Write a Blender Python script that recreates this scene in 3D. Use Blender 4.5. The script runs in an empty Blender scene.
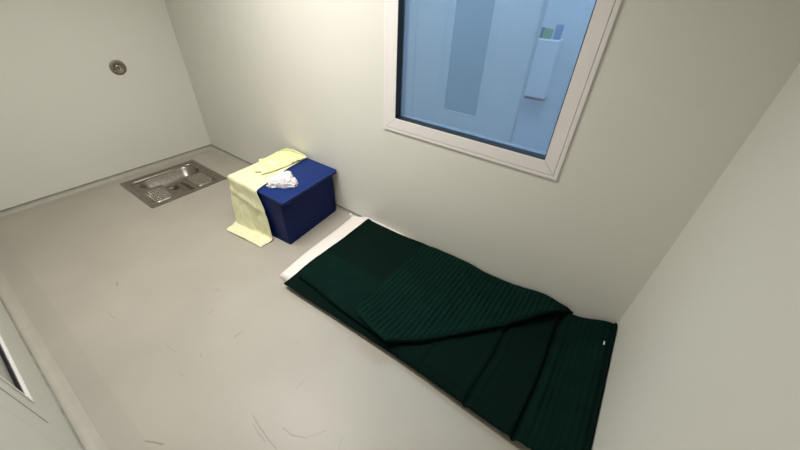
import bpy, bmesh, math, random
from mathutils import Vector, noise, Matrix
random.seed(7)
C = bpy.context.scene.collection
sc = bpy.context.scene
PI = math.pi

# ---------------------------------------------------------------- room size
W = 4.0955      # along the window wall (x)
D = 1.9275      # depth (y from 0 to -D)
HC = 2.60       # ceiling height

# ---------------------------------------------------------------- materials
def newmat(name):
    m = bpy.data.materials.new(name); m.use_nodes = True
    nt = m.node_tree; b = nt.nodes['Principled BSDF']
    return m, nt, b

def mat(name, col, rough=.5, metal=0., spec=.5, var=0., vscale=8., bump=0., bscale=120., coat=0., detail=4.):
    m, nt, b = newmat(name)
    b.inputs['Base Color'].default_value = (*col, 1)
    b.inputs['Roughness'].default_value = rough
    b.inputs['Metallic'].default_value = metal
    b.inputs['Specular IOR Level'].default_value = spec
    b.inputs['Coat Weight'].default_value = coat
    tc = nt.nodes.new('ShaderNodeTexCoord')
    if var:
        n = nt.nodes.new('ShaderNodeTexNoise'); n.inputs['Scale'].default_value = vscale
        n.inputs['Detail'].default_value = detail
        nt.links.new(tc.outputs['Object'], n.inputs['Vector'])
        r = nt.nodes.new('ShaderNodeMapRange')
        r.inputs['From Min'].default_value = .3; r.inputs['From Max'].default_value = .7
        nt.links.new(n.outputs['Fac'], r.inputs['Value'])
        mx = nt.nodes.new('ShaderNodeMix'); mx.data_type = 'RGBA'
        mx.inputs['A'].default_value = (*[c*(1-var) for c in col], 1)
        mx.inputs['B'].default_value = (*[min(1, c*(1+var)) for c in col], 1)
        nt.links.new(r.outputs['Result'], mx.inputs['Factor'])
        nt.links.new(mx.outputs['Result'], b.inputs['Base Color'])
    if bump:
        n2 = nt.nodes.new('ShaderNodeTexNoise'); n2.inputs['Scale'].default_value = bscale
        n2.inputs['Detail'].default_value = 3
        nt.links.new(tc.outputs['Object'], n2.inputs['Vector'])
        bp = nt.nodes.new('ShaderNodeBump'); bp.inputs['Strength'].default_value = bump
        bp.inputs['Distance'].default_value = .002
        nt.links.new(n2.outputs['Fac'], bp.inputs['Height'])
        nt.links.new(bp.outputs['Normal'], b.inputs['Normal'])
    return m

M_wall = mat('wall_paint', (.75, .74, .675), .55, spec=.3, var=.012, vscale=1.5, bump=.25, bscale=160)
M_ceil = mat('ceiling_paint', (.72, .71, .67), .8, spec=.2)
M_cove = mat('cove_vinyl', (.42, .40, .345), .45, spec=.4, var=.05, vscale=14)
M_seal = mat('sealant', (.24, .245, .21), .6, var=.2, vscale=20)
M_frame = mat('window_plastic', (.84, .80, .785), .35, spec=.45)
M_rubber = mat('rubber_gasket', (.008, .009, .011), .4, spec=.4)
M_steel = mat('stainless_steel', (.29, .265, .235), .36, metal=1., var=.18, vscale=30, bump=.25, bscale=60)
M_steel_rim = mat('brushed_steel_rim', (.31, .29, .26), .5, metal=1., var=.12, vscale=25)
M_tread = mat('steel_tread', (.52, .485, .43), .38, metal=1., var=.2, vscale=50)
M_dark = mat('dark_hole', (.01, .01, .01), .5)
M_button = mat('brushed_button_steel', (.27, .245, .21), .55, metal=1., var=.15, vscale=90)
M_button2 = mat('polished_button_steel', (.5, .48, .44), .2, metal=1.)
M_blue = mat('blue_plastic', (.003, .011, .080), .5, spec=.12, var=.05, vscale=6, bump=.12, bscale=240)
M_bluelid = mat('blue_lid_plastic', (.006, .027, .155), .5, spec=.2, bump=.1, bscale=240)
M_yellow = mat('pale_yellow_cloth', (.80, .79, .53), .9, spec=.15, var=.04, vscale=10, bump=.5, bscale=300)
M_yellow2 = mat('yellow_cotton', (.86, .86, .47), .9, spec=.15, var=.05, vscale=14, bump=.5, bscale=260)
M_white = mat('white_cloth', (.82, .80, .80), .85, spec=.2, bump=.4, bscale=300)
M_matt = mat('white_mattress_cover', (.84, .79, .73), .6, spec=.3, bump=.15, bscale=120)
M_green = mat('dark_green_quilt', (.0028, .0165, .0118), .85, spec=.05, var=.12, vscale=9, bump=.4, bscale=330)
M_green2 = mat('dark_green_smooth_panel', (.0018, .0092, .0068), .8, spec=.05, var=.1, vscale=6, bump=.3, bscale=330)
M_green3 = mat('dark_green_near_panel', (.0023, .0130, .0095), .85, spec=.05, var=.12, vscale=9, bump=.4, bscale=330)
M_thread = mat('dark_thread', (.002, .010, .008), .8, spec=.1)
M_door = mat('door_paint', (.56, .555, .505), .45, spec=.35, var=.01, vscale=2, bump=.12, bscale=200)
M_hatchframe = M_door
M_outer = mat('outer_wall_paint', (.64, .68, .72), .6, spec=.3)
M_outfloor = mat('outer_floor_vinyl', (.70, .74, .78), .35)
M_cab = mat('cabinet_white', (.66, .69, .72), .4)
M_green_paper = mat('green_card', (.16, .30, .14), .6)
M_blue_paper = mat('blue_card', (.10, .25, .45), .6)
M_darkblue_paper = mat('dark_card', (.05, .08, .14), .6)
M_housing = mat('lamp_housing', (.75, .75, .73), .4)

def floor_material():
    m, nt, b = newmat('vinyl_floor')
    L = nt.links; N = nt.nodes
    tc = N.new('ShaderNodeTexCoord')
    sep = N.new('ShaderNodeSeparateXYZ'); L.new(tc.outputs['Object'], sep.inputs[0])
    comb = N.new('ShaderNodeCombineXYZ'); L.new(sep.outputs[0], comb.inputs[0]); L.new(sep.outputs[1], comb.inputs[1])
    wob = N.new('ShaderNodeTexNoise'); wob.inputs['Scale'].default_value = 9.
    L.new(comb.outputs[0], wob.inputs['Vector'])
    wsub = N.new('ShaderNodeVectorMath'); wsub.operation = 'SUBTRACT'; wsub.inputs[1].default_value = (.5, .5, .5)
    L.new(wob.outputs['Color'], wsub.inputs[0])
    wsc = N.new('ShaderNodeVectorMath'); wsc.operation = 'SCALE'; wsc.inputs['Scale'].default_value = .035
    L.new(wsub.outputs[0], wsc.inputs[0])
    flat = N.new('ShaderNodeVectorMath'); flat.operation = 'MULTIPLY'; flat.inputs[1].default_value = (1, 1, 0)
    L.new(wsc.outputs[0], flat.inputs[0])
    pos = N.new('ShaderNodeVectorMath'); pos.operation = 'ADD'
    L.new(comb.outputs[0], pos.inputs[0]); L.new(flat.outputs[0], pos.inputs[1])
    # scuffs: (x0,y0,x1,y1,half width,strength)
    S = [(2.853,-1.439,3.044,-1.465,.0016,.55),(2.881,-1.458,2.982,-1.47,.0013,.5),(3.003,-1.394,3.05,-1.388,.0016,.55),
         (3.05,-1.388,3.113,-1.357,.0016,.6),(3.113,-1.357,3.156,-1.294,.0013,.4),(2.913,-1.241,2.903,-1.194,.0016,.3),
         (2.412,-1.259,2.421,-1.206,.002,.6),(1.469,-1.474,1.52,-1.485,.0025,.75),(2.163,-1.249,2.155,-1.223,.002,.5),
         (2.37,-1.415,2.393,-1.423,.0016,.5),(2.58,-1.768,2.649,-1.733,.002,.8),(2.014,-1.13,2.037,-1.126,.002,.5),
         (2.184,-1.5,2.255,-1.489,.0013,.3),(2.382,-1.54,2.423,-1.528,.0013,.35),(3.261,-1.305,3.238,-1.259,.0013,.3),
         (2.897,-1.061,2.958,-1.009,.001,.18),(1.70,-1.60,1.78,-1.59,.002,.35)]
    tot = None
    def math1(op, a, bb, clamp=False):
        n = N.new('ShaderNodeMath'); n.operation = op; n.use_clamp = clamp
        for i, v in enumerate((a, bb)):
            if v is None: continue
            if isinstance(v, (int, float)): n.inputs[i].default_value = v
            else: L.new(v, n.inputs[i])
        return n.outputs[0]
    for x0, y0, x1, y1, w, st in S:
        d = Vector((x1-x0, y1-y0, 0)); ln = d.length
        sub = N.new('ShaderNodeVectorMath'); sub.operation = 'SUBTRACT'; sub.inputs[1].default_value = (x0, y0, 0)
        L.new(pos.outputs[0], sub.inputs[0])
        dt = N.new('ShaderNodeVectorMath'); dt.operation = 'DOT_PRODUCT'; dt.inputs[1].default_value = tuple(d/ln/ln)
        L.new(sub.outputs[0], dt.inputs[0])
        h = math1('ADD', dt.outputs['Value'], 0., True)
        sc_ = N.new('ShaderNodeVectorMath'); sc_.operation = 'SCALE'; sc_.inputs[0].default_value = tuple(d)
        L.new(h, sc_.inputs['Scale'])
        dist = N.new('ShaderNodeVectorMath'); dist.operation = 'DISTANCE'
        L.new(sub.outputs[0], dist.inputs[0]); L.new(sc_.outputs[0], dist.inputs[1])
        mr = N.new('ShaderNodeMapRange'); mr.inputs['From Min'].default_value = w*.6; mr.inputs['From Max'].default_value = w*2.4
        mr.inputs['To Min'].default_value = st*.7; mr.inputs['To Max'].default_value = 0
        L.new(dist.outputs['Value'], mr.inputs['Value'])
        tot = mr.outputs[0] if tot is None else math1('MAXIMUM', tot, mr.outputs[0])
    base = N.new('ShaderNodeTexNoise'); base.inputs['Scale'].default_value = 2.2; base.inputs['Detail'].default_value = 5
    L.new(tc.outputs['Object'], base.inputs['Vector'])
    mr = N.new('ShaderNodeMapRange'); mr.inputs['From Min'].default_value = .32; mr.inputs['From Max'].default_value = .68
    L.new(base.outputs['Fac'], mr.inputs['Value'])
    mx = N.new('ShaderNodeMix'); mx.data_type = 'RGBA'
    mx.inputs['A'].default_value = (.39, .36, .305, 1); mx.inputs['B'].default_value = (.43, .40, .34, 1)
    L.new(mr.outputs[0], mx.inputs['Factor'])
    # greyer strip beside the door wall
    edge = N.new('ShaderNodeMapRange'); edge.inputs['From Min'].default_value = -1.773; edge.inputs['From Max'].default_value = -1.763
    edge.inputs['To Min'].default_value = .30; edge.inputs['To Max'].default_value = 0.
    L.new(sep.outputs[1], edge.inputs['Value'])
    mx2 = N.new('ShaderNodeMix'); mx2.data_type = 'RGBA'; mx2.inputs['B'].default_value = (.33, .315, .28, 1)
    L.new(edge.outputs[0], mx2.inputs['Factor']); L.new(mx.outputs['Result'], mx2.inputs['A'])
    # fine grime specks
    sp = N.new('ShaderNodeTexNoise'); sp.inputs['Scale'].default_value = 60; sp.inputs['Detail'].default_value = 2
    L.new(tc.outputs['Object'], sp.inputs['Vector'])
    spr = N.new('ShaderNodeMapRange'); spr.inputs['From Min'].default_value = .70; spr.inputs['From Max'].default_value = .78
    spr.inputs['To Max'].default_value = .25
    L.new(sp.outputs['Fac'], spr.inputs['Value'])
    al = math1('MAXIMUM', tot, spr.outputs[0])
    mx3 = N.new('ShaderNodeMix'); mx3.data_type = 'RGBA'; mx3.inputs['B'].default_value = (.12, .105, .085, 1)
    L.new(al, mx3.inputs['Factor']); L.new(mx2.outputs['Result'], mx3.inputs['A'])
    L.new(mx3.outputs['Result'], b.inputs['Base Color'])
    b.inputs['Roughness'].default_value = .42; b.inputs['Specular IOR Level'].default_value = .42
    bp = N.new('ShaderNodeBump'); bp.inputs['Strength'].default_value = .12; bp.inputs['Distance'].default_value = .001
    n2 = N.new('ShaderNodeTexNoise'); n2.inputs['Scale'].default_value = 90
    L.new(tc.outputs['Object'], n2.inputs['Vector']); L.new(n2.outputs['Fac'], bp.inputs['Height'])
    L.new(bp.outputs['Normal'], b.inputs['Normal'])
    return m
M_floor = floor_material()

def glass_material(name, tint, gloss, groughness=.02, haze=0., hazecol=(.5, .6, .7)):
    m, nt, b = newmat(name); N = nt.nodes; L = nt.links
    N.remove(b); out = N['Material Output']
    t = N.new('ShaderNodeBsdfTransparent'); t.inputs['Color'].default_value = (*tint, 1)
    g = N.new('ShaderNodeBsdfGlossy'); g.inputs['Roughness'].default_value = groughness
    mx = N.new('ShaderNodeMixShader'); mx.inputs[0].default_value = gloss
    L.new(t.outputs[0], mx.inputs[1]); L.new(g.outputs[0], mx.inputs[2])
    last = mx
    if haze:
        d = N.new('ShaderNodeBsdfDiffuse'); d.inputs['Color'].default_value = (*hazecol, 1)
        m2 = N.new('ShaderNodeMixShader'); m2.inputs[0].default_value = haze
        L.new(mx.outputs[0], m2.inputs[1]); L.new(d.outputs[0], m2.inputs[2]); last = m2
    L.new(last.outputs[0], out.inputs['Surface'])
    return m
M_glass = glass_material('blue_tinted_glass', (.63, .735, .85), .06, .03, .24, (.33, .44, .55))
M_glass2 = glass_material('grey_tinted_glass', (.45, .50, .54), .10, .04, .10, (.35, .40, .45))

def emissive(name, col, s):
    m, nt, b = newmat(name)
    b.inputs['Base Color'].default_value = (*col, 1)
    b.inputs['Emission Color'].default_value = (*col, 1); b.inputs['Emission Strength'].default_value = s
    return m

# ---------------------------------------------------------------- mesh helpers
def obj(name, bm, m, parent=None, smooth=False, recalc=True):
    if recalc: bmesh.ops.recalc_face_normals(bm, faces=bm.faces)
    me = bpy.data.meshes.new(name); bm.to_mesh(me); bm.free()
    o = bpy.data.objects.new(name, me); C.objects.link(o)
    if m: me.materials.append(m)
    if smooth:
        for p in me.polygons: p.use_smooth = True
    if parent: o.parent = parent
    return o

def thing(name, label, cat, loc=(0, 0, 0), rotz=0., group=None):
    o = bpy.data.objects.new(name, None); C.objects.link(o)
    o.empty_display_size = .05
    o.location = loc; o.rotation_euler = (0, 0, rotz)
    o['label'] = label; o['category'] = cat
    if group: o['group'] = group
    return o

def struct(name, bm, m, parent=None, smooth=False):
    o = obj(name, bm, m, parent, smooth)
    if not parent: o['kind'] = 'structure'
    return o

def add_box(bm, x0, x1, y0, y1, z0, z1):
    vs = [bm.verts.new((x, y, z)) for x in (x0, x1) for y in (y0, y1) for z in (z0, z1)]
    for f in ((0, 1, 3, 2), (4, 6, 7, 5), (0, 4, 5, 1), (2, 3, 7, 6), (0, 2, 6, 4), (1, 5, 7, 3)):
        bm.faces.new([vs[i] for i in f])

def bx(x0, x1, y0, y1, z0, z1, bevel=0., seg=2):
    bm = bmesh.new(); add_box(bm, x0, x1, y0, y1, z0, z1)
    if bevel: bmesh.ops.bevel(bm, geom=bm.edges[:], offset=bevel, segments=seg, profile=.5, affect='EDGES')
    return bm

def ring_solid(outer, inner, a0, a1, axes):
    """rectangular ring between outer and inner rects (u0,u1,v0,v1), extruded a0..a1; axes maps (u,v,a)->xyz"""
    bm = bmesh.new()
    def q(r): return [(r[0], r[2]), (r[1], r[2]), (r[1], r[3]), (r[0], r[3])]
    V = {}
    for k, r in (('o', q(outer)), ('i', q(inner))):
        for j, a in enumerate((a0, a1)):
            V[k, j] = [bm.verts.new(axes(u, v, a)) for u, v in r]
    for i in range(4):
        n = (i+1) % 4
        bm.faces.new((V['o', 0][i], V['o', 0][n], V['i', 0][n], V['i', 0][i]))
        bm.faces.new((V['o', 1][i], V['i', 1][i], V['i', 1][n], V['o', 1][n]))
        bm.faces.new((V['o', 0][i], V['o', 1][i], V['o', 1][n], V['o', 0][n]))
        bm.faces.new((V['i', 0][i], V['i', 0][n], V['i', 1][n], V['i', 1][i]))
    return bm
XZ = lambda u, v, a: (u, a, v)
XY = lambda u, v, a: (u, v, a)

def extrude_profile(prof, p0, p1, inward):
    """prof: list of (d, z) with d measured from wall along inward; extruded p0->p1 (xy)"""
    bm = bmesh.new(); rows = []
    for p in (p0, p1):
        rows.append([bm.verts.new((p[0]+inward[0]*d, p[1]+inward[1]*d, z)) for d, z in prof])
    n = len(prof)
    for i in range(n):
        j = (i+1) % n
        bm.faces.new((rows[0][i], rows[0][j], rows[1][j], rows[1][i]))
    bm.faces.new(rows[0]); bm.faces.new(rows[1][::-1])
    return bm

def lathe(prof, seg=48, axis='Z'):
    bm = bmesh.new(); rings = []
    for r, z in prof:
        if r < 1e-6: rings.append([bm.verts.new((0, 0, z))])
        else: rings.append([bm.verts.new((r*math.cos(2*PI*i/seg), r*math.sin(2*PI*i/seg), z)) for i in range(seg)])
    for a, b in zip(rings, rings[1:]):
        for i in range(seg):
            j = (i+1) % seg
            if len(a) == 1: bm.faces.new((a[0], b[i], b[j]))
            elif len(b) == 1: bm.faces.new((a[i], b[0], a[j]))
            else: bm.faces.new((a[i], b[i], b[j], a[j]))
    if axis == 'X': bmesh.ops.rotate(bm, verts=bm.verts, matrix=Matrix.Rotation(PI/2, 3, 'Y'))
    return bm

def tube(pts, r, seg=8):
    bm = bmesh.new(); rings = []
    pts = [Vector(p) for p in pts]
    for i, p in enumerate(pts):
        t = (pts[min(i+1, len(pts)-1)]-pts[max(i-1, 0)]).normalized()
        a = t.cross(Vector((0, 0, 1)))
        if a.length < .1: a = t.cross(Vector((1, 0, 0)))
        a.normalize(); b = t.cross(a)
        rings.append([bm.verts.new(p+r*(a*math.cos(2*PI*k/seg)+b*math.sin(2*PI*k/seg))) for k in range(seg)])
    for a, b in zip(rings, rings[1:]):
        for k in range(seg): bm.faces.new((a[k], a[(k+1) % seg], b[(k+1) % seg], b[k]))
    bm.faces.new(rings[0]); bm.faces.new(rings[-1][::-1])
    return bm

def sm(a, b, x):
    t = max(0., min(1., (x-a)/(b-a))); return t*t*(3-2*t)
def lerp(a, b, t): return a+(b-a)*t
def poly(pts, x):
    if x <= pts[0][0]: return pts[0][1]
    for (a, ya), (b, yb) in zip(pts, pts[1:]):
        if x <= b: return ya+(yb-ya)*(x-a)/(b-a)
    return pts[-1][1]
def fbm(x, y, z=0., o=3): return noise.fractal(Vector((x, y, z)), .8, 2.1, o)

def sheet(xs, y0, y1, ny, top, th, rnd=.012, xfun=None):
    """solid cloth layer. xs: list of x rows; y0/y1 functions of x; top(x,y) height of the upper face; th thickness"""
    bm = bmesh.new(); T = []; B = []
    nx = len(xs)
    for i, x in enumerate(xs):
        a, b = y0(x), y1(x); tr = []; br = []
        for j in range(ny+1):
            # denser near both ends
            t = .5-.5*math.cos(PI*j/ny); t = .6*t+.4*j/ny
            y = a+(b-a)*t
            X = x if xfun is None else xfun(x, y)
            e = min(abs(y-a), abs(b-y), abs(x-xs[0]), abs(xs[-1]-x))
            k = min(1., e/rnd); k = math.sqrt(max(0, 1-(1-k)**2))
            z = top(X, y); h = th(X, y) if callable(th) else th
            tr.append(bm.verts.new((X, y, z-h*.5*(1-k)))); br.append(bm.verts.new((X, y, z-h+h*.49*(1-k))))
        T.append(tr); B.append(br)
    for i in range(nx-1):
        for j in range(ny):
            bm.faces.new((T[i][j], T[i+1][j], T[i+1][j+1], T[i][j+1]))
            bm.faces.new((B[i][j], B[i][j+1], B[i+1][j+1], B[i+1][j]))
    for i in range(nx-1):
        bm.faces.new((T[i][0], B[i][0], B[i+1][0], T[i+1][0]))
        bm.faces.new((T[i][ny], T[i+1][ny], B[i+1][ny], B[i][ny]))
    for j in range(ny):
        bm.faces.new((T[0][j], T[0][j+1], B[0][j+1], B[0][j]))
        bm.faces.new((T[-1][j], B[-1][j], B[-1][j+1], T[-1][j+1]))
    return bm
def frange(a, b, n): return [a+(b-a)*i/n for i in range(n+1)]

# ---------------------------------------------------------------- room shell
TX0, TX1, TY0, TY1 = .134, .7754, -.2935, -.9604       # squat pan cut-out
bm = ring_solid((-.1, W+.1, -D-.1, .10), (TX0+.012, TX1-.012, TY1+.012, TY0-.012), -.03, 0., XY)
struct('floor', bm, M_floor)
WX0, WX1, WZ0, WZ1 = 2.5, 3.53, .87, 1.93               # hole in the window wall
struct('wall_back', ring_solid((-.1, W+.1, -.03, HC+.1), (WX0, WX1, WZ0, WZ1), 0., .10, XZ), M_wall)
struct('wall_left', bx(-.1, 0, -D-.1, .0, -.03, HC+.1), M_wall)
struct('wall_right', bx(W, W+.1, -D-.1, .0, -.03, HC+.1), M_wall)
DX0, DX1, DZ1 = 1.55, 2.55, 2.10                       # door opening in the near wall
bm = bmesh.new()
add_box(bm, 0, DX0, -D-.1, -D, -.03, HC+.1); add_box(bm, DX1, W, -D-.1, -D, -.03, HC+.1)
add_box(bm, DX0, DX1, -D-.1, -D, DZ1, HC+.1)
struct('wall_front', bm, mat('shaded_wall_paint', (.58, .575, .52), .55, spec=.3, bump=.25, bscale=160))  # same paint as the other walls, darkened in colour to shade this side
struct('ceiling', bx(0, W, -D, 0, HC, HC+.1), M_ceil)

# coved vinyl skirting, profile is a concave quarter round with a flat toe
R = .034
prof = [(0, 0.0005)]
prof += [(.055, .0006), (.055, .0014), (R+.004, .0020)]
for k in range(1, 9):
    a = PI/2*k/8
    prof.append((R+.004-R*math.sin(a), .0022+R*(1-math.cos(a))))
prof += [(.004, .037), (0, .037)]
sealp = [(0, .0345), (.0062, .0345), (.0050, .0425), (0, .0445)]
for side, p0, p1, inw in (('back', (0, 0), (W, 0), (0, -1)), ('left', (0, -D), (0, 0), (1, 0)),
                          ('right', (W, -D), (W, 0), (-1, 0)), ('front', (0, -D), (W, -D), (0, 1))):
    o = struct('baseboard_'+side, extrude_profile(prof, p0, p1, inw), M_cove, smooth=False)
    s = obj('sealant_line', extrude_profile(sealp, p0, p1, inw), M_seal, o)

# ---------------------------------------------------------------- observation window in the far wall
OX0, OX1, OZ0, OZ1 = 2.4732, 3.552, .8365, 1.965
IX0, IX1, IZ0, IZ1 = 2.563, 3.471, .922, 1.88
win = bpy.data.objects.new('window_1', None); C.objects.link(win); win['kind'] = 'structure'
win.location = (OX0, 0, OZ0)
def wl(bm):
    bmesh.ops.translate(bm, verts=bm.verts, vec=(-OX0, 0, -OZ0)); return bm
fr = ring_solid((OX0+.021, OX1-.021, OZ0+.021, OZ1-.021), (IX0, IX1, IZ0, IZ1), -.0105, .02, XZ)
bmesh.ops.bevel(fr, geom=fr.edges[:], offset=.0015, segments=2, profile=.5, affect='EDGES')
# mitre joints
obj('window_frame', wl(fr), M_frame, win)
fr = ring_solid((OX0, OX1, OZ0, OZ1), (OX0+.020, OX1-.020, OZ0+.020, OZ1-.020), -.009, .0, XZ)
bmesh.ops.bevel(fr, geom=fr.edges[:], offset=.0018, segments=2, profile=.5, affect='EDGES')
obj('frame_trim', wl(fr), M_frame, win)
M_joint = mat('mitre_joint', (.36, .34, .32), .6)
bm = bmesh.new()
for (ax, az, bx_, bz) in ((OX0+.026, OZ0+.026, IX0-.004, IZ0-.004), (OX1-.026, OZ0+.026, IX1+.004, IZ0-.004),
                          (OX0+.026, OZ1-.026, IX0-.004, IZ1+.004), (OX1-.026, OZ1-.026, IX1+.004, IZ1+.004)):
    d = Vector((bx_-ax, 0, bz-az)).normalized(); n = Vector((-d.z, 0, d.x))*.0009
    vs = [Vector((ax, -.0108, az))-n, Vector((bx_, -.0108, bz))-n, Vector((bx_, -.0108, bz))+n, Vector((ax, -.0108, az))+n]
    f = [bm.verts.new(v) for v in vs]; g = [bm.verts.new(v+Vector((0, .001, 0))) for v in vs]
    bm.faces.new(f); bm.faces.new(g[::-1])
    for i in range(4): bm.faces.new((f[i], f[(i+1) % 4], g[(i+1) % 4], g[i]))
obj('mitre_joint', wl(bm), M_joint, win)
gk = ring_solid((IX0-.004, IX1+.004, IZ0-.004, IZ1+.004), (IX0+.004, IX1-.004, IZ0+.004, IZ1-.004), -.008, .046, XZ)
obj('rubber_gasket', wl(gk), M_rubber, win)
obj('window_pane', wl(bx(IX0-.002, IX1+.002, .036, .042, IZ0-.002, IZ1+.002)), M_glass, win)
rv = ring_solid((WX0+.0005, WX1-.0005, WZ0+.0005, WZ1-.0005), (IX0-.003, IX1+.003, IZ0-.003, IZ1+.003), .021, .102, XZ)
obj('outer_frame', wl(rv), mat('outer_frame_grey', (.34, .37, .40), .5), win)

# small room beyond the glass -----------------------------------------------
AX0, AX1 = 1.2, 4.6
struct('wall_outer_far', bx(AX0-.1, AX1+.1, 2.0, 2.1, -.03, HC), M_outer)
struct('wall_outer_left', bx(AX0-.1, AX0, .10, 2.0, -.03, HC), M_outer)
struct('wall_outer_right', bx(AX1, AX1+.1, .10, 2.0, -.03, HC), M_outer)
struct('floor_outer', bx(AX0-.1, AX1+.1, .10, 2.1, -.06, -.03), M_outfloor)
struct('ceiling_outer', bx(AX0-.1, AX1+.1, .10, 2.1, HC, HC+.1), M_ceil)
# partition with its vision panel, ends at x = 3.016
PX = 3.014
struct('wall_outer_partition', ring_solid((AX0, PX-.02, -.03, HC), (2.356, 2.664, .70, 1.95), 1.0, 1.03, XZ), M_outer)
struct('trim_1', bx(PX-.02, PX, .996, 1.034, -.03, HC, .002), mat('grey_edge', (.42, .47, .52), .5))
struct('trim_2', bx(2.024, 2.030, .996, .9999, -.03, HC), bpy.data.materials['grey_edge'])
struct('window_2', bx(2.356, 2.664, 1.01, 1.018, .70, 1.95), glass_material('vision_panel_glass', (.70, .80, .84), .08, .03, .25, (.42, .50, .55)))
# wall cabinet beyond the glass
cab = thing('wall_cabinet', 'white wall cabinet seen through the blue window, cards on top of it', 'cabinet', (2.865, 1.9, .726))
obj('cabinet_body', bx(-.115, .115, -.04, .0995, .0, .50, .006), M_cab, cab)
obj('cabinet_base', bx(-.112, .112, -.036, .0995, -.022, -.0005, .002), M_rubber, cab)
obj('cabinet_door', bx(-.11, .11, -.058, -.0405, .006, .494, .004), mat('cabinet_door_white', (.70, .73, .76), .35), cab)
def card(nm, lab, x, w, h, m, y=-.02):
    bm = bx(-w/2, w/2, -.003, .003, 0, h, .0008)
    o = obj(nm, bm, m); o.location = (x, 1.9+y, 1.2275); o.rotation_euler = (-.12, 0, 0)
    o['label'] = lab; o['category'] = 'card'; return o
card('leaflet', 'dark leaflet standing at left on the cabinet behind the window', 2.785, .055, .085, M_darkblue_paper)
card('leaflet', 'green card standing in the middle of the cabinet behind the window', 2.855, .075, .08, M_green_paper, -.03)
card('leaflet', 'light blue leaflet holder at right on the cabinet behind the window', 2.935, .065, .115, M_blue_paper)
sw = thing('wall_switch', 'small pale wall switch right of the cabinet behind the window', 'switch', (3.20, 2.0, 1.17))
obj('switch_plate', bx(-.035, .035, -.009, -.0005, -.035, .035, .003), M_cab, sw)
obj('rocker', bx(-.018, .018, -.013, -.0085, -.02, .02, .002), M_cab, sw)

# ---------------------------------------------------------------- cell door in the near wall
door = bpy.data.objects.new('door_1', None); C.objects.link(door); door['kind'] = 'structure'
door.location = (DX0, -D, 0)
def dl(bm):
    bmesh.ops.translate(bm, verts=bm.verts, vec=(-DX0, D, 0)); return bm
HX0, HX1, HZ0, HZ1 = 1.72, 2.353, .322, 1.75
obj('door_leaf', dl(ring_solid((DX0+.001, DX1-.001, .004, DZ1-.002), (HX0, HX1, HZ0, HZ1), -D-.06, -D-.0, XZ)), M_door, door)
fr = ring_solid((HX0-.065, HX1+.068, HZ0-.067, HZ1+.065), (HX0, HX1, HZ0, HZ1), -D, -D+.0025, XZ)
bmesh.ops.bevel(fr, geom=fr.edges[:], offset=.0010, segments=2, profile=.5, affect='EDGES')
obj('glazing_frame', dl(fr), M_hatchframe, door)
fr = ring_solid((HX0-.004, HX1+.004, HZ0-.004, HZ1+.004), (HX0+.004, HX1-.004, HZ0+.004, HZ1-.004), -D-.03, -D+.0075, XZ)
obj('glazing_lip', dl(fr), mat('bright_lip', (.8, .79, .75), .3), door)
fr = ring_solid((HX0+.0041, HX1-.0041, HZ0+.0041, HZ1-.0041), (HX0+.018, HX1-.018, HZ0+.018, HZ1-.018), -D-.03, -D-.002, XZ)
obj('rubber_gasket', dl(fr), M_rubber, door)
obj('door_pane', dl(bx(HX0+.006, HX1-.006, -D-.022, -D-.012, HZ0+.006, HZ1-.006)), mat('dark_door_glass', (.34, .345, .32), .3, spec=.5), door)

# ---------------------------------------------------------------- flush button
bt = thing('flush_button', 'round brushed steel flush button on the left wall above the toilet', 'button', (0, -.547, .914))
pl = lathe([(0, .0005), (.0595, .0005), (.0595, .003), (.057, .0055), (.030, .0085), (.0285, .006), (.0, .006)], 56, 'X')
obj('mounting_plate', pl, M_button, bt, True)
obj('push_ring', lathe([(.0, .0062), (.024, .0062), (.0235, .011), (.020, .0145), (.0145, .0145), (.013, .010), (0, .010)], 40, 'X'), M_button2, bt, True)
obj('push_cap', lathe([(0, .0101), (.0115, .0101), (.011, .0165), (.008, .019), (0, .0197)], 32, 'X'), M_button, bt, True)
for a in (PI/4, 5*PI/4):
    s = lathe([(0, .007), (.0035, .007), (.003, .0085), (0, .009)], 12, 'X')
    bmesh.ops.translate(s, verts=s.verts, vec=(0, .042*math.cos(a), .042*math.sin(a)))
    obj('screw', s, M_button2, bt, True)

# ---------------------------------------------------------------- squat toilet (height field pan)
tl = thing('squat_toilet', 'stainless steel squat toilet pan set flush in the floor by the left wall', 'toilet', (TX0, TY1, 0))
TW, TD = TX1-TX0, TY0-TY1        # x extent, y extent (local 0..TW, 0..TD)
def rrect(x, y, cx, cy, hx, hy, r):
    qx, qy = abs(x-cx)-hx+r, abs(y-cy)-hy+r
    return math.hypot(max(qx, 0), max(qy, 0))+min(max(qx, qy), 0)-r
def capsule(x, y, x0, y0, x1, y1, r0, r1):
    d = Vector((x1-x0, y1-y0)); t = max(0, min(1, (Vector((x-x0, y-y0))).dot(d)/d.length_squared))
    return math.hypot(x-x0-d.x*t, y-y0-d.y*t)-lerp(r0, r1, t)
PADS = [(.440, .135), (.440, .505)]
def pan(x, y):
    z = .003
    d = rrect(x, y, TW/2+.005, TD/2, TW/2-.055, TD/2-.045, .05)
    z -= .013*sm(.003, -.006, d)
    db = capsule(x, y, .185, .185, .195, TD-.175, .085, .118)
    dc = rrect(x, y, .37, .315, .235, .078, .03)
    z += .006*sm(.016, .004, abs(db))*sm(-.004, .006, db)
    k = max(0, min(1, -db/.10)); z -= .095*(1-(1-k)**2)*(1 if db < 0 else 0)
    z -= .050*sm(.003, -.016, dc)*sm(-.035, .0, db)
    dh = math.hypot(x-.30, y-.30)-.044
    z -= .07*sm(.022, -.008, dh)
    for px, py in PADS:
        dp = rrect(x, y, px, py, .125, .082, .04)
        z += .010*sm(.006, -.006, dp)
    return z
bm = bmesh.new(); n = 150; G = []
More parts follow.
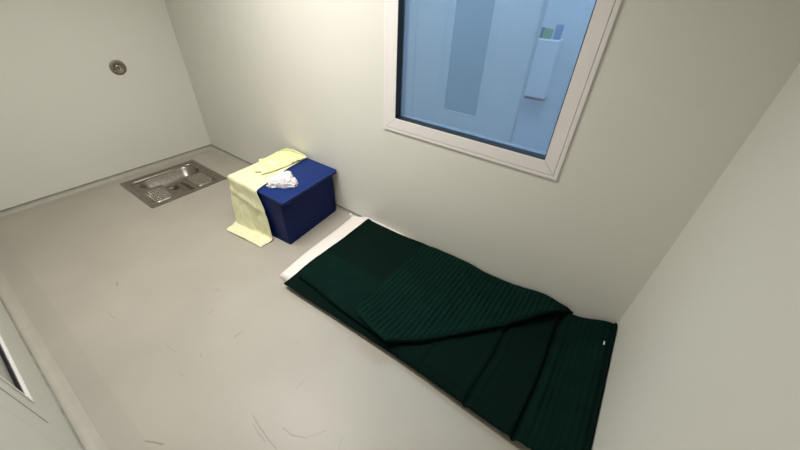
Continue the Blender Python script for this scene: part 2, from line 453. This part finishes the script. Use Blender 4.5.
for i in range(n+1):
    G.append([bm.verts.new((TW*i/n, TD*j/n, pan(TW*i/n, TD*j/n))) for j in range(n+1)])
for i in range(n):
    for j in range(n): bm.faces.new((G[i][j], G[i+1][j], G[i+1][j+1], G[i][j+1]))
rim = [G[i][0] for i in range(n+1)]+[G[n][j] for j in range(1, n+1)]+[G[i][n] for i in range(n-1, -1, -1)]+[G[0][j] for j in range(n-1, 0, -1)]
low = [bm.verts.new((v.co.x, v.co.y, 0.0003)) for v in rim]
for i in range(len(rim)):
    j = (i+1) % len(rim); bm.faces.new((rim[i], low[i], low[j], rim[j]))
obj('pan', bm, M_steel, tl, True, recalc=False)
# flat outer flange
fl = ring_solid((-.002, TW+.002, -.002, TD+.002), (.040, TW-.040, .036, TD-.036), .0031, .0046, XY)
obj('flange', fl, M_steel_rim, tl)
for px, py in PADS:
    bm = bmesh.new()
    for a in range(-5, 6):
        for b in range(-4, 5):
            cx, cy = px+a*.0215, py+b*.0215
            if rrect(cx, cy, px, py, .114, .072, .035) > 0: continue
            ang = PI/4 if (a+b) % 2 else -PI/4
            ca, sa = math.cos(ang), math.sin(ang)
            z0 = pan(cx, cy)-.0005
            base = []; top = []
            for k in range(8):
                t = 2*PI*k/8; u, v = .0105*math.cos(t), .0042*math.sin(t)
                base.append(bm.verts.new((cx+u*ca-v*sa, cy+u*sa+v*ca, z0)))
                top.append(bm.verts.new((cx+.6*(u*ca-v*sa), cy+.6*(u*sa+v*ca), z0+.0035)))
            for k in range(8): bm.faces.new((base[k], base[(k+1) % 8], top[(k+1) % 8], top[k]))
            bm.faces.new(top)
    obj('foot_tread', bm, M_tread, tl)
hole = lathe([(0, 0), (.036, 0), (.034, -.004), (0, -.004)], 32)
bmesh.ops.translate(hole, verts=hole.verts, vec=(.30, .30, pan(.30, .30)+.008))
obj('drain_hole', hole, M_dark, tl)

# ---------------------------------------------------------------- blue storage box
BR = 0.
box = thing('storage_box', 'dark blue storage box with lid standing against the far wall', 'box', (2.04, -.565, 0))
BH = .388
LOWC = ((-.001, .003), (-.061, .543), (-.600, .525), (-.565, -.042))     # near right, far right, far left, near left (floor)
TOPC = ((-.004, -.008), (-.066, .538), (-.588, .530), (-.568, -.018))
LIDC = ((.032, -.012), (-.030, .553), (-.600, .545), (-.580, -.024))
def hexa(lo, hi, z0, z1, rv, rt=.006, rb=0.):
    bm = bmesh.new()
    a = [bm.verts.new((x, y, z0)) for x, y in lo]; b = [bm.verts.new((x, y, z1)) for x, y in hi]
    bm.faces.new(a); bm.faces.new(b[::-1])
    for i in range(4): bm.faces.new((a[i], a[(i+1) % 4], b[(i+1) % 4], b[i]))
    ve = [e for e in bm.edges if abs(e.verts[0].co.z-e.verts[1].co.z) > .005]
    bmesh.ops.bevel(bm, geom=ve, offset=rv, segments=4, profile=.5, affect='EDGES')
    te = [e for e in bm.edges if e.verts[0].co.z > z1-.001 and e.verts[1].co.z > z1-.001]
    bmesh.ops.bevel(bm, geom=te, offset=rt, segments=3, profile=.5, affect='EDGES')
    return bm
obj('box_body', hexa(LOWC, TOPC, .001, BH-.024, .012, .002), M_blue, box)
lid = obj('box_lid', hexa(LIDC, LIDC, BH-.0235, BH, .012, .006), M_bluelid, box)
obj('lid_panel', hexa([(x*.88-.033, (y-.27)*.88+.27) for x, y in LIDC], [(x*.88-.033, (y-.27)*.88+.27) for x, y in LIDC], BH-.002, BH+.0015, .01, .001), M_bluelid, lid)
# recessed grip and catch on the side facing the mattress
gx = lambda y, z: .006-.11*(y)+.0*z
obj('lid_catch', hexa(((.0, .035), (.010, .035), (.004, .085), (-.006, .085)), ((.006, .03), (.020, .03), (.014, .09), (.0, .09)), BH-.052, BH-.0245, .003, .002), M_blue, box)

# ---------------------------------------------------------------- cloths on the box
def ribbon(path, t0, t1, ns, nt, disp, th, name, m, label, cat, parent=None, subs=1):
    """cloth running down a path in the box's own frame. path: [(y,z)...], t0/t1(s): x limits, disp(s,t)->(dx,dy,dz)"""
    P = [Vector(p) for p in path]; Ls = [0]
    for a, b in zip(P, P[1:]): Ls.append(Ls[-1]+(b-a).length)
    bm = bmesh.new(); G = []
    for i in range(ns+1):
        s = Ls[-1]*i/ns
        k = max(j for j in range(len(P)-1) if Ls[j] <= s+1e-9); f = (s-Ls[k])/(Ls[k+1]-Ls[k])
        p = P[k].lerp(P[k+1], min(1, f)); d = (P[k+1]-P[k]).normalized(); nrm = Vector((-d.y, d.x))
        if nrm.y < 0 and abs(nrm.y) > .3: nrm = -nrm
        if abs(nrm.y) <= .3 and nrm.x > 0: nrm = -nrm
        row = []
        for j in range(nt+1):
            t = j/nt; x = lerp(t0(s), t1(s), t)
            dx, dn = disp(s, t, x)
            row.append(bm.verts.new((x+dx, p.x+nrm.x*dn+front_skew(s, x), p.y+nrm.y*dn)))
        G.append(row)
    for i in range(ns):
        for j in range(nt): bm.faces.new((G[i][j], G[i+1][j], G[i+1][j+1], G[i][j+1]))
    o = obj(name, bm, m, parent, True)
    md = o.modifiers.new('solid', 'SOLIDIFY'); md.thickness = th; md.offset = 1
    if label: o['label'] = label; o['category'] = cat
    return o
def to_box(o):
    o.location = (2.04, -.565, 0); o.rotation_euler = (0, 0, BR)
yf = 0.                                   # front plane of the lid
path = [(.535, BH+.006), (.30, BH+.007), (.10, BH+.007), (-.012, BH+.007), (-.026, BH+.003), (-.031, BH-.010),
        (-.030, BH-.08), (-.034, .20), (-.040, .08), (-.042, .025), (-.050, .010), (-.065, .006), (-.10, .005), (-.155, .005)]
def L_(s): # left limit (box frame x)
    return poly([(0, -.59), (.52, -.570), (.62, -.572), (.95, -.560), (1.0, -.535), (1.10, -.505)], s)
def R_(s):
    return poly([(0, -.36), (.20, -.330), (.37, -.283), (.52, -.238), (.60, -.215), (.70, -.178), (.80, -.158), (.95, -.140), (1.0, -.140), (1.10, -.135)], s)
def front_skew(s, x):
    return -.035*sm(.58, .95, s)*sm(-.15, -.56, x)
def dsp(s, t, x):
    w = (.010*abs(fbm(x*5, s*3.5, 1.3))+.004*fbm(x*18, s*9, 4.))*(1 if s > .55 else .45)
    # folds
    w += .008*sm(.012, 0, abs(t-.30-.05*math.sin(s*5)))*sm(.55, .65, s)
    w += .007*sm(.035, 0, abs(t-.72+.06*math.sin(s*6)))*sm(.6, .7, s)
    w += .006*sm(.04, 0, abs(s-.66-.06*t))
    w *= 1-.75*sm(.85, 1., t)
    ed = .003*fbm(s*6, 7.7)*(1 if t > .5 else .6)*abs(t-.5)*2
    if s > .98: w = abs(w)*.8; ed += .010*math.sin(s*60)*abs(t-.5)
    return ed, max(w, 0)
bl = ribbon(path, L_, R_, 150, 50, dsp, .004, 'blanket', M_yellow,
            'pale yellow blanket draped over the blue storage box and down onto the floor', 'blanket')
to_box(bl)
# second layer of the hanging end, a narrower tongue on the floor
# bright yellow folded garment on top
def gtop(x, y):
    base = BH+.0185
    
    w = .012*abs(fbm(x*6, y*6, 3.))+.006
    for a, b_, c_, hh in ((1., 1.25, .33, .012), (.25, 1., -.10, .010), (-.8, 1., -.72, .011), (1., .35, .37, .009), (.1, 1., -.36, .009)):
        d = (a*x+b_*y+c_*1.-.03*fbm(x*4, y*4, 6.))/math.hypot(a, b_)
        w += hh*(1-min(1, abs(d)/.022))*.9 if d > 0 else hh*(1-min(1, abs(d)/.006))*.9
    return base+w
def gy0(x): return poly([(-.60, .42), (-.585, .33), (-.575, .24), (-.555, .235), (-.53, .18), (-.50, .14), (-.44, .115), (-.425, .135), (-.40, .14), (-.375, .12), (-.345, .25)], x)
def gy1(x): return poly([(-.60, .47), (-.57, .53), (-.345, .535)], x)
g = sheet(frange(-.60, -.345, 60), gy0, gy1, 90, gtop, .010, .010)
gm = obj('folded_shirt', g, M_yellow2, None, True); to_box(gm)
gm['label'] = 'brighter yellow folded garment lying on the pale blanket on the box'; gm['category'] = 'clothing'
def patch(cx, cy, sx, sy, rot, nm='white_trim'):
    bm = bmesh.new(); n = 10; G = []
    for i in range(n+1):
        row = []
        for j in range(n+1):
            u, v = (i/n-.5)*sx*(1-.4*j/n), (j/n-.5)*sy
            x = cx+u*math.cos(rot)-v*math.sin(rot); y = cy+u*math.sin(rot)+v*math.cos(rot)
            row.append(bm.verts.new((x, y, gtop(x, y)+.002+.002*math.sin(j))))
        G.append(row)
    for i in range(n):
        for j in range(n): bm.faces.new((G[i][j], G[i+1][j], G[i+1][j+1], G[i][j+1]))
    o = obj(nm, bm, M_white, gm, True); md = o.modifiers.new('s', 'SOLIDIFY'); md.thickness = .002
    o['label'] = 'white trim patch'
patch(-.45, .165, .045, .040, .3)
patch(-.46, .285, .035, .05, -.5)
# upturned corner of the garment leaning on the wall
bm = tube([(-.585, .46, BH+.030), (-.565, .505, BH+.040), (-.50, .525, BH+.040), (-.43, .530, BH+.034), (-.355, .530, BH+.026)], .006, 10)
obj('rolled_hem', bm, M_yellow2, gm, True)

# white crumpled cloth
def crumple(cx, cy, z0):
    bm = bmesh.new(); bmesh.ops.create_icosphere(bm, subdivisions=6, radius=1.)
    for v in bm.verts:
        p = v.co.copy(); a = math.atan2(p.y, p.x)
        lobe = 1+.27*math.cos(3*a+1.1)+.10*math.cos(5*a+.4)+.05*math.sin(9*a)
        w = Vector((fbm(p.x*2, p.y*2, p.z*2+3), fbm(p.y*2+5, p.z*2, p.x*2), 0))*.35
        q = p+w
        ridge = 1-abs(noise.noise(q*2.6))*2.2
        ridge2 = 1-abs(noise.noise(q*5.5+Vector((9, 2, 4))))*2.
        rr = 1+.13*ridge+.06*ridge2
        x = p.x*.076*lobe*rr; y = p.y*.080*lobe*rr
        h = .060*(.75+.35*ridge+.22*ridge2+.3*noise.noise(p*1.7))
        z = max(p.z, -.25)*h+.010
        v.co = Vector((x, y, max(z, .0008)))
    o = obj('crumpled_cloth', bm, M_white, None, True)
    o.location = (cx, cy, z0); o.rotation_euler = (0, 0, math.radians(30))
    o['label'] = 'crumpled white cloth lying on the blue lid beside the yellow blanket'; o['category'] = 'cloth'
crumple(1.868, -.402, BH+.002)

# ---------------------------------------------------------------- mattress
mat_t = thing('floor_mattress', 'thin white floor mattress under the dark green quilt along the far wall', 'mattress', (2.16, -.02, 0))
def mleft(y): t = -y/.82; return 2.158+.080*t+.006*math.sin(t*7)+.012*sm(.08, 0, abs(t-.5))*0
MX1 = 4.065
bm = bmesh.new(); T = []; B = []; nx, ny = 90, 60
for i in range(nx+1):
    tr = []; br = []
    u = .5-.5*math.cos(PI*i/nx); u = .5*u+.5*i/nx
    for j in range(ny+1):
        v = .5-.5*math.cos(PI*j/ny); v = .5*v+.5*j/ny
        x0 = mleft(-.82*v); x = lerp(x0, MX1, u); y = -.012-lerp(.808, .762, sm(2.30, 2.60, x))*v
        e = min((x-x0)/.13, (MX1-x)/.10, (-.012-y)/.05, (y+.82-.046*sm(2.30, 2.60, x))/.05); k = math.sqrt(max(0, 1-(1-min(1, e))**2))
        h = .010+.042*k+.003*fbm(x*6, y*6)*k+.045*math.exp(-((y+.020)/.011)**2)*sm(2.90, 2.6, x)*sm(2.2, 2.33, x)
        zb = .001+.0165*0
        zz = max(h, .006)
        tr.append(bm.verts.new((x, y, zz))); br.append(bm.verts.new((x, y+(.02 if j == 0 else 0)*0, zb)))
    T.append(tr); B.append(br)
for i in range(nx):
    for j in range(ny):
        bm.faces.new((T[i][j], T[i+1][j], T[i+1][j+1], T[i][j+1])); bm.faces.new((B[i][j], B[i][j+1], B[i+1][j+1], B[i+1][j]))
for i in range(nx):
    for j in (0, ny): bm.faces.new((T[i][j], T[i+1][j], B[i+1][j], B[i][j]))
for j in range(ny):
    for i in (0, nx): bm.faces.new((T[i][j], T[i][j+1], B[i][j+1], B[i][j]))
bmesh.ops.translate(bm, verts=bm.verts, vec=(-2.16, .02, .001))
obj('mattress_cover', bm, M_matt, mat_t, True)
# corner ears with eyelets
ear = bmesh.new(); bmesh.ops.create_icosphere(ear, subdivisions=4, radius=1.)
for v in ear.verts:
    v.co = Vector((v.co.x*.022-.004, v.co.y*.010-.012, v.co.z*.020+.030))
ear = obj('corner_ear', ear, M_matt, mat_t, True)
e = lathe([(0, 0), (.0032, 0), (.003, .001), (0, .001)], 12)
bmesh.ops.rotate(e, verts=e.verts, matrix=Matrix.Rotation(PI/2, 3, 'X')); bmesh.ops.translate(e, verts=e.verts, vec=(-.003, -.0215, .034))
obj('eyelet', e, M_dark, ear)
e = lathe([(0, 0), (.0032, 0), (.003, .001), (0, .001)], 12)
bmesh.ops.translate(e, verts=e.verts, vec=(2.262-2.16, -.795+.02, .0175))
obj('eyelet', e, M_dark, mat_t)

# ---------------------------------------------------------------- quilt
qt = thing('quilt', 'dark green channel-stitched quilt folded over the white floor mattress', 'quilt', (0, 0, 0))
RIB = .0255
def rib(x, amp, ph=0., w=RIB): return amp*(abs(math.sin(PI*(x-ph)/w))**.55-.6)
def base_top(x, y):
    z = .073
    # near edge drapes off the mattress
    z -= .028*sm(-.785, -.845, y)*(1-.3*sm(3.3, 3.9, x))*sm(2.35, 2.55, x)
    # near left corner, peeled out flat
    z -= .022*sm(2.48, 2.36, x)*sm(-.6, -.83, y)
    # foot end rises against the right wall
    z += .050*sm(3.90, 4.075, x)+.014*sm(3.80, 3.90, x)
    z += .016*sm(3.85, 4.07, x)
    if x > 3.843: z += rib(x, .009*sm(3.843, 3.87, x), 3.843)*sm(-.02, -.07, y)
    z += .0035*fbm(x*5, y*5, 2.)
    for xs_, dp in ((3.843, .022), (3.613, .013), (3.35, .006)):
        d = abs(x-xs_-.006*math.sin(y*9)); z -= dp*sm(.016, .0, d)
        z += dp*.35*sm(.02, .0, abs(d-.028))
    z -= .004*sm(.010, 0, abs(y+.55-.03*(x-3.6)))*sm(3.1, 3.3, x)*(x < 3.84)
    z += .004*math.exp(-((x-3.69)/.02)**2)*sm(-.75, -.60, y)*sm(-.45, -.6, y)
    z -= .006*sm(.010, .0, abs(y+.805))*sm(2.9, 3.1, x)
    return z
def by0(x): return poly([(2.335, -.862), (2.495, -.858), (2.74, -.848), (2.96, -.842), (3.14, -.838), (3.35, -.836), (3.47, -.840), (3.64, -.846), (4.09, -.850)], x)
def bxf(x, y): # left end slanted with the mattress
    return x+.0*y
def by1(x): return -.022-.024*sm(2.95, 2.6, x)
b_ = sheet(frange(2.345, 4.092, 480), by0, by1, 60, base_top, .020, .014)
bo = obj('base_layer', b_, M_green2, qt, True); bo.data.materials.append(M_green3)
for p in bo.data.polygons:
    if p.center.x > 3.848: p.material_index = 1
# upper layer over the head half
def up_top(x, y):
    z = .094+.003*fbm(x*5+3, y*5, 5.)
    z -= .009*sm(.014, 0, abs(y+.50))*sm(2.36, 2.42, x)                        # seam between the panels
    z += .003*sm(-.50, -.52, y)
    if y < -.51: z += .0025*(abs(math.sin(PI*x/.0305))**.6-.6)
    z -= .004*sm(.010, 0, abs(x-2.40-.02*y))
    z += .008*sm(.05, .0, abs(y+.760))
    z += .006*sm(2.42, 2.37, x)
    return z
def uy0(x): return poly([(2.3, -.770), (2.36, -.785), (2.40, -.790), (2.52, -.795), (2.67, -.808), (2.84, -.816), (3.03, -.820), (3.10, -.812), (3.13, -.78), (3.30, -.62), (3.40, -.52)], x)
u_ = sheet(frange(2.35, 3.40, 260), uy0, by1, 60, up_top, .021, .014, xfun=lambda x, y: x+(.045*(-y/.78) if x < 2.5 else .045*(-y/.78)*sm(2.9, 2.5, x)))
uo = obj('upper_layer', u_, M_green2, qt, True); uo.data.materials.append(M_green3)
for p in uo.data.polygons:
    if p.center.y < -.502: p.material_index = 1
seam = tube([(lerp(2.39, 2.85, i/20), -.50, up_top(lerp(2.39, 2.85, i/20), -.50)+.0008) for i in range(21)], .0022, 6)
obj('seam', seam, M_thread, qt, True)
# ribbed flap
FD = [(2.868, -.745), (2.872, -.762), (2.885, -.785), (2.92, -.802), (2.96, -.812), (3.03, -.826), (3.10, -.836), (3.14, -.836), (3.165, -.815), (3.27, -.732), (3.38, -.604), (3.569, -.395), (3.721, -.209), (3.80, -.115), (3.872, -.040), (3.885, -.028)]
def fy0(x): return poly(FD, x)
def fy1(x): return -.024-.022*sm(2.98, 2.86, x)
def f_top(x, y):
    e = y-fy0(x)
    z = .103+.006*sm(3.0, 3.3, x)
    z -= .012*sm(3.2, 3.35, x)*(1-sm(3.35, 3.7, x))
    z += rib(x, .0095*min(1, sm(2.857, 2.872, x)), 0., .0285)*sm(0, .03, e)*sm(-.03, -.075, y)
    z += .024*sm(.14, .03, e)*sm(3.22, 3.08, x)
    z += .010*math.exp(-((e-.04)/.03)**2)*sm(3.1, 3.3, x)
    z += .030*math.exp(-((x-3.72)/.12)**2)*sm(-.40, -.08, y)
    z -= .012*sm(3.80, 3.88, x)
    z += .004*fbm(x*4, y*4, 8.)
    return z
f_ = sheet(frange(2.866, 3.885, 700), fy0, fy1, 50, f_top, lambda x, y: .009+.010*sm(3.0, 3.3, x)+.004*sm(-.66, -.72, y), .012)
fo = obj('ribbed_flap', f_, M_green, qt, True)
# hanging roll of the flap along its free diagonal edge
pts = [(x, fy0(x)+.014, f_top(x, fy0(x)+.02)-.010) for x in frange(3.14, 3.86, 40)]
obj('flap_hem', tube(pts, .010, 10), M_green2, qt, True)
# white care tag at the foot end
ct = bx(-.003, .003, -.012, .012, 0, .0015)
bmesh.ops.translate(ct, verts=ct.verts, vec=(4.052, -.195, base_top(4.052, -.195)+.0035))
obj('care_tag', ct, M_white, qt)
# binding along the foot end
pts = [(4.083, y, base_top(4.06, y)+.004) for y in frange(-.83, -.03, 30)]
obj('foot_binding', tube(pts, .0085, 10), M_green2, qt, True)

# ---------------------------------------------------------------- lamps
LXc, LYc = 2.10, -.90
lamp = thing('ceiling_light', 'flat white rectangular ceiling lamp lighting the cell', 'lamp', (LXc, LYc, HC))
obj('lamp_housing', ring_solid((-.61, .61, -.31, .31), (-.585, .585, -.285, .285), -.04, -.0005, XY), M_housing, lamp)
obj('lamp_diffuser', bx(-.584, .584, -.284, .284, -.034, -.028), emissive('lamp_diffuser', (1., .975, .935), 2.6), lamp)
def area(name, loc, rot, sx, sy, power, col, spread=PI):
    l = bpy.data.lights.new(name, 'AREA'); l.shape = 'RECTANGLE'; l.size = sx; l.size_y = sy
    l.energy = power; l.color = col; l.spread = spread
    o = bpy.data.objects.new(name, l); C.objects.link(o); o.location = loc; o.rotation_euler = rot
    return o
area('ceiling_lamp_light', (LXc, LYc, HC-.045), (0, 0, 0), 1.14, .54, 34.5, (1., .972, .925), math.radians(140))
area('outer_room_lamp', (2.9, .78, HC-.02), (0, 0, 0), .9, .5, 46, (.82, .93, .99))
area('outer_room_lamp', (3.6, 1.5, HC-.02), (0, 0, 0), .9, .5, 20, (.80, .90, 1.))
area('outer_room_lamp', (1.8, 1.6, HC-.02), (0, 0, 0), .8, .5, 24, (.80, .90, 1.))

w = bpy.data.worlds.new('world'); sc.world = w; w.use_nodes = True
w.node_tree.nodes['Background'].inputs[0].default_value = (.02, .02, .02, 1)
w.node_tree.nodes['Background'].inputs[1].default_value = 1.

# ---------------------------------------------------------------- camera
rx, ry, rz, f, cx, cy, H = .6410, .04470, -.59780, 327.53, 3.7369, -1.6287, 1.6
cz, sz = math.cos(rz), math.sin(rz); cp, sp = math.cos(rx), math.sin(rx)
F = Vector((sz*cp, cz*cp, -sp)); R0 = Vector((cz, -sz, 0)); U0 = R0.cross(F)
c, s = math.cos(ry), math.sin(ry)
Rv = c*R0+s*U0; Uv = -s*R0+c*U0
cam = bpy.data.cameras.new('camera'); co = bpy.data.objects.new('camera', cam); C.objects.link(co)
cam.sensor_width = 36; cam.lens = f/800*36; cam.clip_start = .02
m = Matrix((( Rv.x, Uv.x, -F.x), (Rv.y, Uv.y, -F.y), (Rv.z, Uv.z, -F.z))).to_4x4()
m.translation = (cx, cy, H); co.matrix_world = m
sc.camera = co
sc.view_settings.view_transform = 'Standard'; sc.view_settings.look = 'None'
sc.view_settings.gamma = 1.; sc.view_settings.use_curve_mapping = False
sc.view_settings.exposure = 0.
